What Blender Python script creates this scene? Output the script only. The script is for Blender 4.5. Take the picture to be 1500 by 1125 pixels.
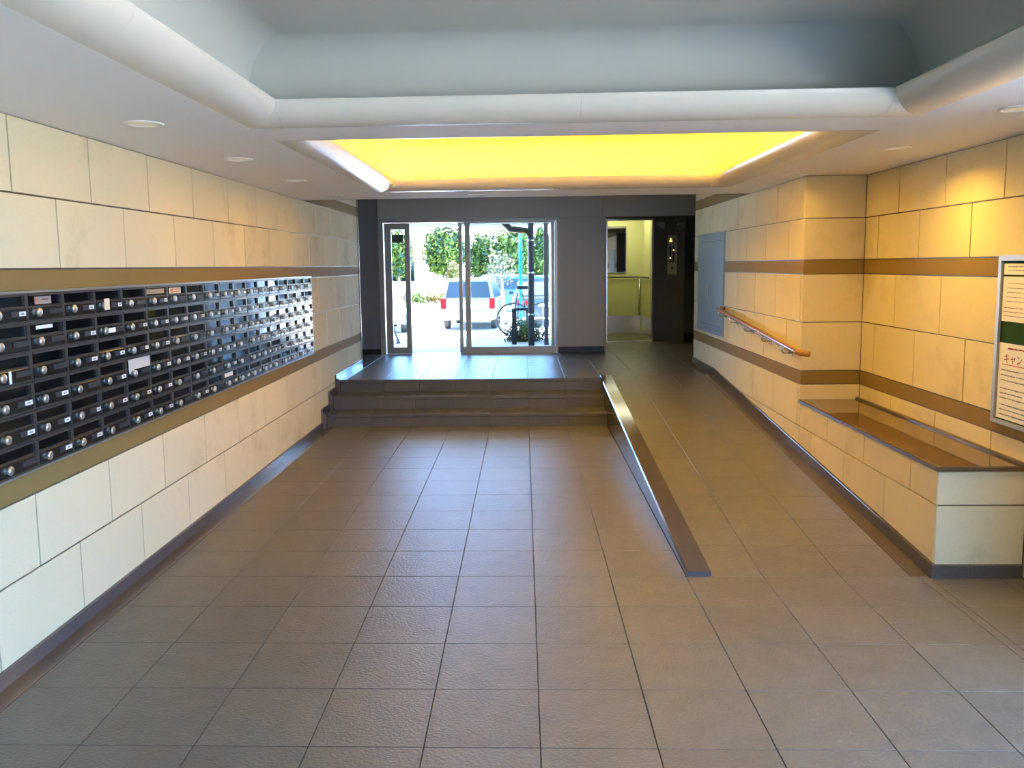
import bpy, math, random
from mathutils import Vector, Matrix, noise
random.seed(7)
S = bpy.context.scene
COL = S.collection
for o in list(bpy.data.objects): bpy.data.objects.remove(o)

# ------------------------------------------------------------------ camera
F_PX, PITCH, YAW, ROLL, CX, CY, CAM_H = 1240.0, .1154, -.0344, -.0128, 725.3, 532.4, 1.68
cp, sp, cw, sw = math.cos(PITCH), math.sin(PITCH), math.cos(YAW), math.sin(YAW)
fwd = Vector((sw*cp, cw*cp, -sp)); right0 = Vector((cw, -sw, 0)); up0 = right0.cross(fwd)
right = math.cos(ROLL)*right0 + math.sin(ROLL)*up0
up = -math.sin(ROLL)*right0 + math.cos(ROLL)*up0
cd = bpy.data.cameras.new('camera'); cam = bpy.data.objects.new('camera', cd); COL.objects.link(cam)
mw = Matrix.Identity(4)
for i in range(3):
    mw[i][0], mw[i][1], mw[i][2] = right[i], up[i], -fwd[i]
mw[2][3] = CAM_H
cam.matrix_world = mw
cd.sensor_fit = 'HORIZONTAL'; cd.sensor_width = 36; cd.lens = F_PX*36/1500
cd.shift_x = (750-CX)/1500; cd.shift_y = (CY-562.5)/1500
cd.clip_start = .05; cd.clip_end = 400
S.camera = cam
def at(x, y, ax, val):            # pixel -> point on the plane where coordinate ax equals val
    d = right*((x-CX)/F_PX) - up*((y-CY)/F_PX) + fwd
    o = Vector((0, 0, CAM_H))
    return o + d*((val-o[ax])/d[ax])

# ------------------------------------------------------------------ world, sun, exposure
W = bpy.data.worlds.new('sky'); S.world = W; W.use_nodes = True
wn = W.node_tree.nodes; wl = W.node_tree.links
tcd = wn.new('ShaderNodeTexCoord'); sxyz = wn.new('ShaderNodeSeparateXYZ'); ramp_n = wn.new('ShaderNodeValToRGB')   # clear blue sky, paler to the horizon all round
wl.new(tcd.outputs['Generated'], sxyz.inputs[0]); wl.new(sxyz.outputs['Z'], ramp_n.inputs[0])
cr_ = ramp_n.color_ramp; cr_.elements[0].position = 0; cr_.elements[0].color = (.19, .44, .92, 1); cr_.elements[1].position = .7; cr_.elements[1].color = (.24, .45, .84, 1)
wl.new(ramp_n.outputs[0], wn['Background'].inputs[0]); wn['Background'].inputs[1].default_value = 12
sl = bpy.data.lights.new('sun', 'SUN'); sl.energy = 70; sl.angle = .01; sl.color = (1, .95, .86)
sun = bpy.data.objects.new('sun', sl); COL.objects.link(sun)
sun.rotation_euler = Vector((.2, -.5, -1.0)).to_track_quat('-Z', 'Y').to_euler()
S.view_settings.view_transform = 'Standard'; S.view_settings.look = 'None'
S.view_settings.exposure = .85; S.view_settings.gamma = 1; S.view_settings.use_curve_mapping = False

# ------------------------------------------------------------------ levels and planes measured from the photograph
XL, XR, XR2 = -2.13, 2.165, 2.625
ZC = 2.33                                    # lobby ceiling
J1, BA1, BA0, J2, BB1, BB0, J3 = 2.008, 1.69, 1.58, 1.208, .828, .72, .392
ZL = .41                                     # landing
RY = (8.754, 9.09, 9.453)                    # riser planes
RZ = (.137, .273, .41)
RAMP0, RAMP1 = 4.43, 9.66
YPIL, YPLF = 6.66, 4.417
YWL, YWR = 10.95, 10.85
YD = 12.24
YLIFT = 13.84
YBACK = -2.6
def ramp_z(y): return max(0., min(ZL, (y-RAMP0)/(RAMP1-RAMP0)*ZL))

# ------------------------------------------------------------------ materials
MATS = {}
def mat(name, col, rough=.5, metal=0., var=0., nscale=0., namt=0., bump=0., bscale=40., spec=.5, noise2=None, coat=0.):
    if name in MATS: return MATS[name]
    m = bpy.data.materials.new(name); m.use_nodes = True; MATS[name] = m
    n = m.node_tree.nodes; l = m.node_tree.links; b = n['Principled BSDF']
    b.inputs['Roughness'].default_value = rough; b.inputs['Metallic'].default_value = metal
    b.inputs['Specular IOR Level'].default_value = spec
    b.inputs['Coat Weight'].default_value = coat
    rgb = n.new('ShaderNodeRGB'); rgb.outputs[0].default_value = (*col, 1); cur = rgb.outputs[0]
    geo = n.new('ShaderNodeNewGeometry')
    if namt:
        t = n.new('ShaderNodeTexNoise'); t.inputs['Scale'].default_value = nscale; t.inputs['Detail'].default_value = 5
        l.new(geo.outputs['Position'], t.inputs['Vector'])
        mr = n.new('ShaderNodeMapRange'); mr.inputs[1].default_value = .3; mr.inputs[2].default_value = .7
        mr.inputs[3].default_value = 1-namt; mr.inputs[4].default_value = 1+namt
        l.new(t.outputs['Fac'], mr.inputs[0])
        mx = n.new('ShaderNodeVectorMath'); mx.operation = 'SCALE'
        l.new(cur, mx.inputs[0]); l.new(mr.outputs[0], mx.inputs['Scale']); cur = mx.outputs[0]
    if noise2:                                # (scale, lo, hi, colour): stains or speckle with a shape of their own
        sc, lo, hi, c2 = noise2
        t = n.new('ShaderNodeTexNoise'); t.inputs['Scale'].default_value = sc; t.inputs['Detail'].default_value = 6; t.inputs['Roughness'].default_value = .65
        l.new(geo.outputs['Position'], t.inputs['Vector'])
        mr = n.new('ShaderNodeMapRange'); mr.inputs[1].default_value = lo; mr.inputs[2].default_value = hi
        l.new(t.outputs['Fac'], mr.inputs[0])
        mx = n.new('ShaderNodeMix'); mx.data_type = 'RGBA'
        l.new(mr.outputs[0], mx.inputs[0]); l.new(cur, mx.inputs[6]); mx.inputs[7].default_value = (*c2, 1); cur = mx.outputs[2]
    if var:
        oi = n.new('ShaderNodeObjectInfo'); mr = n.new('ShaderNodeMapRange')
        mr.inputs[3].default_value = 1-var; mr.inputs[4].default_value = 1+var
        l.new(oi.outputs['Random'], mr.inputs[0])
        mx = n.new('ShaderNodeVectorMath'); mx.operation = 'SCALE'
        l.new(cur, mx.inputs[0]); l.new(mr.outputs[0], mx.inputs['Scale']); cur = mx.outputs[0]
    l.new(cur, b.inputs['Base Color'])
    if bump:
        t = n.new('ShaderNodeTexNoise'); t.inputs['Scale'].default_value = bscale; t.inputs['Detail'].default_value = 4
        l.new(geo.outputs['Position'], t.inputs['Vector'])
        bp = n.new('ShaderNodeBump'); bp.inputs['Strength'].default_value = bump; bp.inputs['Distance'].default_value = .004
        l.new(t.outputs['Fac'], bp.inputs['Height']); l.new(bp.outputs[0], b.inputs['Normal'])
    return m
def emit(name, col, s):
    if name in MATS: return MATS[name]
    m = bpy.data.materials.new(name); m.use_nodes = True; MATS[name] = m
    b = m.node_tree.nodes['Principled BSDF']; b.inputs['Base Color'].default_value = (*col, 1)
    b.inputs['Emission Color'].default_value = (*col, 1); b.inputs['Emission Strength'].default_value = s
    return m
def glass(name, tint=(.95, .98, .98), refl=.35):
    if name in MATS: return MATS[name]
    m = bpy.data.materials.new(name); m.use_nodes = True; MATS[name] = m
    n = m.node_tree.nodes; l = m.node_tree.links; n.remove(n['Principled BSDF'])
    tr = n.new('ShaderNodeBsdfTransparent'); tr.inputs[0].default_value = (*tint, 1)
    gl = n.new('ShaderNodeBsdfGlossy'); gl.inputs['Roughness'].default_value = .01
    fr = n.new('ShaderNodeFresnel'); fr.inputs[0].default_value = 1.45
    mu = n.new('ShaderNodeMath'); mu.operation = 'MULTIPLY'; mu.inputs[1].default_value = refl
    mx = n.new('ShaderNodeMixShader'); l.new(fr.outputs[0], mu.inputs[0]); l.new(mu.outputs[0], mx.inputs[0])
    l.new(tr.outputs[0], mx.inputs[1]); l.new(gl.outputs[0], mx.inputs[2]); l.new(mx.outputs[0], n['Material Output'].inputs[0])
    return m
M_TILE = mat('beige_wall_tile', (.71, .61, .385), .85, spec=.2, var=.035, nscale=260, namt=.06, bump=.25, bscale=180, noise2=(1.7, .55, .90, (.42, .34, .18)))
M_JOINT = mat('dark_wall_joint', (.085, .07, .052), .45)
M_BAND = mat('brown_wall_band', (.25, .168, .055), .8, spec=.2, nscale=300, namt=.08)
M_FLOOR = mat('brown_floor_tile', (.150, .135, .113), .31, spec=.4, var=.05, nscale=9, namt=.09, bump=.85, bscale=75, noise2=(420, .56, .72, (.18, .167, .147)))
M_GROUT = mat('floor_grout', (.09, .08, .07), .5)
M_GRAN = mat('polished_dark_granite', (.095, .080, .075), .10, nscale=330, namt=.35, noise2=(700, .58, .70, (.22, .20, .19)))
M_SLAB = mat('polished_brown_granite', (.120, .078, .045), .05, nscale=300, namt=.25)
M_STRIP = mat('granite_floor_border', (.12, .095, .08), .18, nscale=330, namt=.3)
M_CEIL = mat('white_ceiling_paint', (.86, .86, .87), .7)
M_ROLL = mat('cream_gloss_moulding', (.74, .71, .63), .25)
M_VAULT = mat('white_vault_plaster', (.56, .58, .55), .6)
M_GREY = mat('grey_metal_panel', (.42, .42, .41), .42, nscale=120, namt=.04)
M_DGREY = mat('dark_grey_panel', (.19, .19, .195), .45)
M_ALU = mat('brushed_aluminium', (.40, .385, .35), .38, metal=.5)
M_STEEL = mat('stainless_steel', (.62, .62, .60), .22, metal=1.)
M_BLACK = mat('black_metal', (.015, .015, .017), .35)
M_WHITE = mat('white_paint', (.82, .82, .80), .5)
M_PAPER = mat('white_paper', (.84, .82, .74), .7)
M_GLASS = glass('clear_glass')

# ------------------------------------------------------------------ mesh helpers
def link(o, parent=None):
    COL.objects.link(o)
    if parent is not None: o.parent = parent
    return o
def tag(o, label=None, cat=None, group=None, kind=None):
    if label: o['label'] = label
    if cat: o['category'] = cat
    if group: o['group'] = group
    if kind: o['kind'] = kind
    return o
def empty(name, loc=(0, 0, 0), rz=0):
    o = bpy.data.objects.new(name, None); o.location = loc; o.rotation_euler.z = rz; o.empty_display_size = .1
    return link(o)
class MB:
    def __init__(s): s.v = []; s.f = []; s.m = []
    def quad(s, a, b, c, d):
        k = len(s.v); s.v += [tuple(a), tuple(b), tuple(c), tuple(d)]; s.f.append((k, k+1, k+2, k+3)); return s
    def box(s, x0, x1, y0, y1, z0, z1):
        k = len(s.v)
        s.v += [(x0, y0, z0), (x1, y0, z0), (x1, y1, z0), (x0, y1, z0), (x0, y0, z1), (x1, y0, z1), (x1, y1, z1), (x0, y1, z1)]
        s.f += [tuple(k+i for i in q) for q in ((3, 2, 1, 0), (4, 5, 6, 7), (0, 1, 5, 4), (1, 2, 6, 5), (2, 3, 7, 6), (3, 0, 4, 7))]
        return s
    def prism(s, poly, axis, a, b):            # poly: 2D points in the other two axes (ordered cyclic x,y,z)
        k = len(s.v); n = len(poly)
        def P(p, t):
            return {0: (t, p[0], p[1]), 1: (p[0], t, p[1]), 2: (p[0], p[1], t)}[axis]
        s.v += [P(p, a) for p in poly] + [P(p, b) for p in poly]
        s.f.append(tuple(range(k+n-1, k-1, -1))); s.f.append(tuple(range(k+n, k+2*n)))
        for i in range(n):
            j = (i+1) % n; s.f.append((k+i, k+j, k+n+j, k+n+i))
        return s
    def tube(s, pts, rad, seg=10, caps=True):
        pts = [Vector(p) for p in pts]; k0 = len(s.v); n = len(pts)
        rads = rad if isinstance(rad, (list, tuple)) else [rad]*n
        ref = None
        for i, p in enumerate(pts):
            t = (pts[min(i+1, n-1)]-pts[max(i-1, 0)]).normalized()
            if ref is None:
                ref = Vector((0, 0, 1)) if abs(t.z) < .9 else Vector((1, 0, 0))
            a = t.cross(ref).normalized(); b = a.cross(t).normalized(); ref = b
            for j in range(seg):
                th = 2*math.pi*j/seg; s.v.append(tuple(p + (a*math.cos(th)+b*math.sin(th))*rads[i]))
        for i in range(n-1):
            for j in range(seg):
                a = k0+i*seg+j; b = k0+i*seg+(j+1) % seg
                s.f.append((a, b, b+seg, a+seg))
        if caps:
            s.f.append(tuple(k0+j for j in range(seg-1, -1, -1))); s.f.append(tuple(k0+(n-1)*seg+j for j in range(seg)))
        return s
    def lathe(s, prof, origin=(0, 0, 0), axis=2, seg=20, a0=0, a1=2*math.pi):
        k = len(s.v); o = Vector(origin)
        full = abs(a1-a0-2*math.pi) < 1e-6; m = seg if full else seg+1
        for r, h in prof:
            for j in range(m):
                th = a0+(a1-a0)*j/seg; c, q = r*math.cos(th), r*math.sin(th)
                p = {2: (c, q, h), 0: (h, c, q), 1: (q, h, c)}[axis]
                s.v.append(tuple(o+Vector(p)))
        for i in range(len(prof)-1):
            for j in range(seg):
                a = k+i*m+j; b = k+i*m+(j+1) % m
                s.f.append((a, b, b+m, a+m))
        return s
    def mesh(s, name, material, smooth=False, recalc=True):
        me = bpy.data.meshes.new(name); me.from_pydata(s.v, [], s.f); me.update()
        for mm in (material if isinstance(material, (list, tuple)) else [material]): me.materials.append(mm)
        if smooth:
            for p in me.polygons: p.use_smooth = True
        if recalc:
            import bmesh
            bm = bmesh.new(); bm.from_mesh(me); bmesh.ops.recalc_face_normals(bm, faces=bm.faces); bm.to_mesh(me); bm.free()
        return me
    def build(s, name, material, parent=None, smooth=False, auto=None):
        o = bpy.data.objects.new(name, s.mesh(name, material, smooth)); link(o, parent)
        if auto:
            for p in o.data.polygons: p.use_smooth = True
            o.data.set_sharp_from_angle(angle=math.radians(auto))
        return o
CACHE = {}
def slab(name, parent, org, u, v, w, h, t, material, ch=.003):
    """chamfered thin plate; org = back lower corner, u/v unit axes, thickness t along u x v."""
    key = (name, round(w, 4), round(h, 4), round(t, 4), material.name, ch)
    if key not in CACHE:
        vs = [(0, 0, 0), (w, 0, 0), (w, h, 0), (0, h, 0), (0, 0, t-ch), (w, 0, t-ch), (w, h, t-ch), (0, h, t-ch),
              (ch, ch, t), (w-ch, ch, t), (w-ch, h-ch, t), (ch, h-ch, t)]
        fs = [(3, 2, 1, 0), (0, 1, 5, 4), (1, 2, 6, 5), (2, 3, 7, 6), (3, 0, 4, 7), (4, 5, 9, 8), (5, 6, 10, 9), (6, 7, 11, 10), (7, 4, 8, 11), (8, 9, 10, 11)]
        me = bpy.data.meshes.new(name); me.from_pydata(vs, [], fs); me.materials.append(material); me.update(); CACHE[key] = me
    o = bpy.data.objects.new(name, CACHE[key]); u = Vector(u); v = Vector(v); n = u.cross(v); m = Matrix.Identity(4)
    for i in range(3): m[i][0], m[i][1], m[i][2], m[i][3] = u[i], v[i], n[i], org[i]
    link(o, parent); o.matrix_world = m
    return o
X_, Y_, Z_ = Vector((1, 0, 0)), Vector((0, 1, 0)), Vector((0, 0, 1))

# ================================================================== STRUCTURE
# ---- floor
GX0, GXP = .045, .41
GY0, GYP = 2.791, .4115
FT = .012
floor = tag(MB().box(-2.4, 3.0, YBACK, 8.80, -.2, -FT+.001).build('floor', M_GROUT), 'brown grey tiled lobby floor below the steps', 'floor', kind='structure')
JW = .0032
def floor_tiles(parent, xs, ys, zf, skip=None, slope=None):
    for (x0, x1) in xs:
        for (y0, y1) in ys:
            if skip and skip(x0, x1, y0, y1): continue
            z = zf(y0)
            dz = (zf(y1)-zf(y0))/(y1-y0); v = Vector((0, 1, dz)).normalized(); L = (y1-y0)*math.sqrt(1+dz*dz)
            n = X_.cross(v)
            slab('tile', parent, Vector((x0+JW/2, y0, z)) - n*FT + v*JW/2, X_, v, x1-x0-JW, L-JW, FT, M_FLOOR, .0015)
gx = [GX0+GXP*i for i in range(-5, 8)]
gy = [GY0+GYP*i for i in range(-5, 16)]
def spans(g, lo, hi):
    p = [lo]+[a for a in g if lo+.02 < a < hi-.02]+[hi]
    return list(zip(p[:-1], p[1:]))
xs_main = spans(gx, -2.02, .865); ys_main = spans(gy, .6, RY[0])
floor_tiles(floor, xs_main, ys_main, lambda y: 0.)
floor_tiles(floor, spans(gx, .865, XR-.02), spans(gy, .6, 4.437), lambda y: 0.)
floor_tiles(floor, spans(gx, XR-.02, XR2), spans(gy, .6, YPLF), lambda y: 0.)
slab('border_strip', floor, (-2.115, .6, -FT), X_, Y_, .093, RY[0]-.6, FT+.0005, M_STRIP, .001)
# ---- ramp
ramp = MB().prism([(RAMP0, -.1), (RAMP1, -.1), (RAMP1, ZL-FT+.001), (RAMP0, -FT+.001)], 0, 1.0, XR+.0).build('ramp', M_GROUT)
tag(ramp, 'sloping tiled ramp between the granite kerb and the handrail wall', 'ramp', kind='structure')
ysr = spans([RAMP0+.0+GYP*i for i in range(1, 13)], RAMP0+.005, RAMP1)
floor_tiles(ramp, spans(gx, 1.0, 2.055), ysr, ramp_z)
v = Vector((0, 1, ZL/(RAMP1-RAMP0))).normalized()
slab('border_strip', ramp, Vector((2.057, RAMP0, 0))-X_.cross(v)*FT, X_, v, .093, (RAMP1-RAMP0)*1.003, FT+.0005, M_STRIP, .001)
# ---- staircase
st = MB()
st.prism([(RY[0]+.012, -.02), (RY[0]+.012, RZ[0]-FT), (RY[1]+.012, RZ[0]-FT), (RY[1]+.012, RZ[1]-FT), (RY[2]+.012, RZ[1]-FT), (RY[2]+.012, RZ[2]-FT), (RY[2]+.6, RZ[2]-FT), (RY[2]+.6, -.02)], 0, -2.11, .865)
stair = tag(st.build('staircase', M_GROUT), 'three wide tiled steps rising to the landing', 'steps', kind='structure')
M_RISE = mat('grey_step_tile', (.10, .094, .086), .34, var=.06, nscale=200, namt=.12, bump=.3, bscale=120)
xs_st = spans(gx, -2.085, .865)
for i in range(3):
    y, z0, z1 = RY[i], (0,)+RZ[:2], RZ
    for (x0, x1) in xs_st:
        slab('riser_tile', stair, (x0+JW/2, y+.012, z0[i]), X_, Z_, x1-x0-JW, z1[i]-z0[i]-.034, .012, M_RISE, .0015)
        slab('nosing_tile', stair, (x0+JW/2, y+.03, z1[i]-.032), X_, Z_, x1-x0-JW, .032, .034, M_RISE, .004)
        if i < 2:
            slab('tread_tile', stair, (x0+JW/2, y+.032, z1[i]-FT), X_, Y_, x1-x0-JW, RY[i+1]-y-.022, FT, M_RISE, .0015)
# ---- landing
land = MB().box(-4.2, XR, RY[2]+.55, 16.2, .1, ZL-FT+.001)
land.box(XR-.05, 4.6, YWR-.3, 16.2, .1, ZL-FT+.001)
land.box(.865, XR, RAMP1, RY[2]+.7, .1, ZL-FT+.001)
landing = tag(land.build('landing', M_GROUT), 'upper tiled landing before the glass doors and the elevator', 'floor', kind='structure')
ysl = spans([RY[2]+GYP*i for i in range(1, 12)], RY[2]+.032, YD-.04)
floor_tiles(landing, spans(gx, -2.02, .865), ysl, lambda y: ZL)
slab('border_strip', landing, (-2.115, RY[2]+.03, ZL-FT), X_, Y_, .093, YWL-RY[2], FT+.0005, M_STRIP, .001)
ysl2 = spans([RY[2]+GYP*i for i in range(1, 12)], RAMP1+.002, YLIFT-.002)
floor_tiles(landing, spans(gx, .865, 2.055), ysl2, lambda y: ZL, skip=lambda x0, x1, y0, y1: x1 < 1.15 and y1 > YD+.05)
floor_tiles(landing, [(2.055, 2.6), (2.6, 3.2)], [(YWR, 11.4), (11.4, 12.2), (12.2, 13.0), (13.0, YLIFT)], lambda y: ZL)
floor_tiles(landing, [(-3.1, -2.6), (-2.6, -2.022)], [(YWL, 11.4), (11.4, 11.8), (11.8, YD-.04)], lambda y: ZL)
# ---- kerb beside ramp
ky0, ky1 = 4.437, 9.66
kz = lambda y: .02+(y-ky0)*(.41-.02)/(9.66-ky0)+.004
kb = MB(); kx0, kx1 = .865, .998
c = .009
pro = lambda y: [(kx0, -.02), (kx1, -.02), (kx1, kz(y)), (kx0+c, kz(y)), (kx0, kz(y)-c)]
for (ya, yb) in ((ky0, 5.9), (5.903, 7.4), (7.403, 8.7), (8.703, ky1)):
    k = len(kb.v); kb.v += [(x, ya, z) for x, z in pro(ya)]+[(x, yb, z) for x, z in pro(yb)]
    kb.f += [tuple(range(k+4, k-1, -1)), tuple(range(k+5, k+10))]+[(k+i, k+(i+1) % 5, k+5+(i+1) % 5, k+5+i) for i in range(5)]
tag(kb.build('kerb', M_GRAN), 'long polished granite kerb dividing the ramp from the steps', 'kerb', kind='structure')

# ---- walls of coursed tiles
TT = .014
def course(parent, plane, face, y0, y1, z0, z1, joints, material=M_TILE, name='tile'):
    """tiles on a wall plane X=plane; face=+1 looks to +X, -1 looks to -X."""
    for (a, b) in spans(joints, y0, y1):
        if face > 0: slab(name, parent, (plane-TT, a+.005, z0+.004), Y_, Z_, b-a-.010, z1-z0-.008, TT, material, .0012)
        else: slab(name, parent, (plane+TT, b-.005, z0+.004), -Y_, Z_, b-a-.010, z1-z0-.008, TT, material, .0012)
def series(p0, p, lo, hi):
    k = math.floor((lo-p0)/p); out = []
    while p0+k*p < hi: out.append(p0+k*p); k += 1
    return out
TW = .655
def tiled_wall(parent, plane, face, y0, y1, pa, pb, zlow=None, ztop=2.9):
    rows = [(BA1, J1, pb), (J1, ZC, pa), (BA0-(BA0-J2), BA0, pa), (BB1, J2, pb), (J3, BB0, pa)]
    for z0, z1, ph in rows: course(parent, plane, face, y0, y1, z0, z1, series(ph, TW, y0, y1))
    course(parent, plane, face, y0, y1, BA0, BA1, [], M_BAND, 'band')
    course(parent, plane, face, y0, y1, BB0, BB1, [], M_BAND, 'band')
# left wall
LP, LPB = 3.525, 3.857
wall_left = tag(MB().box(-2.35, XL-.010, YBACK, YWL, -.05, 2.9).build('wall_left', M_JOINT), 'beige tiled wall with brown bands behind the mailboxes', 'wall', kind='structure')
tiled_wall(wall_left, XL, 1, .6, YWL-.004, LP, LPB)
course(wall_left, XL, 1, .6, 9.40, .0, J3, series(LPB, TW, .6, 9.4))
course(wall_left, XL, 1, 8.3, YWL-.004, ZC, 2.44, [], M_BAND, 'band')
course(wall_left, XL, 1, 8.3, YWL-.004, 2.44, 2.76, series(LP, TW, 8.3, YWL))
slab('end_trim', wall_left, (XL+.004, YWL-.006, ZL), Z_, X_, 2.3, .012, .012, M_STEEL, .003)
# right wall with handrail, pilaster return
RP, RPB = 7.371, 7.045
wall_right = tag(MB().box(XR+.010, 2.9, YPIL+.010, YWR, -.05, 2.9).build('wall_right', M_JOINT), 'beige tiled wall with brown bands beside the ramp handrail', 'wall', kind='structure')
tiled_wall(wall_right, XR, -1, YPIL, YWR, RP, RPB)
course(wall_right, XR, -1, YPIL, YWR, .0, J3, series(RPB, TW, YPIL, 9.5))
course(wall_right, XR, -1, 8.2, YWR, ZC, 2.44, [], M_BAND, 'band')
course(wall_right, XR, -1, 8.2, YWR, 2.44, 2.76, series(RP, TW, 8.2, YWR))
for z0, z1, mt_, nm in ((J1, ZC, M_TILE, 'tile'), (BA1, J1, M_TILE, 'tile'), (BA0, BA1, M_BAND, 'band'), (J2, BA0, M_TILE, 'tile'), (BB1, J2, M_TILE, 'tile'), (BB0, BB1, M_BAND, 'band'), (.585, BB0, M_TILE, 'tile')):
    slab(nm, wall_right, (XR+.001, YPIL+TT, z0+.003), X_, Z_, XR2-XR-.001, z1-z0-.006, TT, mt_)
# alcove wall behind the ledge
wall_alcove = tag(MB().box(XR2+.010, 2.9, 3.2, YPIL+.02, -.05, 2.9).build('wall_alcove', M_JOINT), 'beige tiled wall with brown bands above the granite ledge', 'wall', kind='structure')
RA, RAB = 6.09, 6.42
for z0, z1, ph in ((J1, ZC, RA), (BA1, J1, RAB), (J2, BA0, RA), (BB1, J2, RAB), (.585, BB0, RA)):
    course(wall_alcove, XR2, -1, 3.2, YPIL, z0, z1, series(ph, TW, 3.2, YPIL))
course(wall_alcove, XR2, -1, 3.2, YPIL, BA0, BA1, [], M_BAND, 'band')
course(wall_alcove, XR2, -1, 3.2, YPIL, BB0, BB1, [], M_BAND, 'band')
for z0, z1 in ((.0, J3), (J3, .585)):
    course(wall_alcove, XR2, -1, 3.2, YPLF-.004, z0, z1, series(RA, TW, 3.2, YPLF))

tag(MB().box(-2.35, 2.9, YBACK-.2, YBACK, -.05, 2.95).build('wall_rear', mat('beige_rear_wall', (.62, .55, .40), .7)), 'plain beige wall at the street end of the lobby', 'wall', kind='structure')
# ---- ledge (planter-like bench) with polished slab
ledge = tag(empty('stone_ledge', (XR, YPLF, 0)), 'low tiled ledge with a polished brown granite top in the alcove', 'ledge')
def under(o, parent):
    mw_ = o.matrix_world.copy() if False else o.matrix_basis.copy()
    o.parent = parent; o.matrix_parent_inverse = parent.matrix_basis.inverted()
    return o
core = MB().box(XR+TT, XR2+.0, YPLF+TT, YPIL-.002, .0, .575).build('core', M_JOINT); under(core, ledge)
def lslab(name, *a):
    o = slab(name, None, *a); under(o, ledge); return o
for z0, z1, ph in ((.05, J3, RPB-.02), (J3, .578, RP-.02)):
    for (a, b) in spans(series(ph, TW, YPLF, YPIL), YPLF, YPIL):
        lslab('tile', (XR+TT, b-.003, z0+.003), -Y_, Z_, b-a-.006, z1-z0-.006, TT, M_TILE)
    lslab('tile', (XR+.001, YPLF+TT, z0+.003), X_, Z_, XR2-XR+.0, z1-z0-.006, TT, M_TILE)
lslab('granite_top', (XR-.012, YPLF-.012, .578), X_, Y_, XR2-XR+.01, YPIL-YPLF+.010, .026, M_SLAB, .005)
lslab('granite_upstand', (XR2-.030, YPLF-.008, .602), X_, Y_, .028, YPIL-YPLF+.004, .018, M_GRAN, .007)
lslab('baseboard', (XR-.016, YPLF+.0, -.004), X_, Z_, XR2-XR+.012, .078, .018, M_GRAN, .004)
# ---- baseboards
bl = MB().box(XL-.004, -2.113, .6, RY[0]-.07, -.005, .066)
yy = [RY[0]-.07, RY[1]-.07, RY[2]-.07, YWL-.002]
for i in range(3):
    zt = RZ[i]+.07; zb = (0, .137, .273)[i]-.005
    bl.box(XL-.004, -2.113, yy[i], yy[i+1], zb, zt)
    bl.box(-2.113, -2.085, yy[i], RY[i]+.005, zb, zt-.045)
blo = bl.build('baseboard_left', M_GRAN); tag(blo, 'dark polished granite baseboard stepping up along the mailbox wall', 'baseboard', kind='structure')
bv = blo.modifiers.new('edge', 'BEVEL'); bv.width = .004; bv.segments = 2
br = MB()
pts = [YPLF-.016, RAMP1, YWR-.002]
k = []
for y in pts:
    z = ramp_z(y) if y > RAMP0 else 0
    k.append((y, z))
poly = [(y, z-.01) for y, z in k]+[(y, z+.078) for y, z in reversed(k)]
poly.insert(1, (RAMP0, -.01)); poly.insert(len(poly)-1, (RAMP0, .078))
br.prism(poly, 0, XR-.018, XR+.006)
bro = br.build('baseboard_right', M_GRAN); tag(bro, 'dark polished granite baseboard rising along the ramp', 'baseboard', kind='structure')
bv = bro.modifiers.new('edge', 'BEVEL'); bv.width = .004; bv.segments = 2

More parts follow.
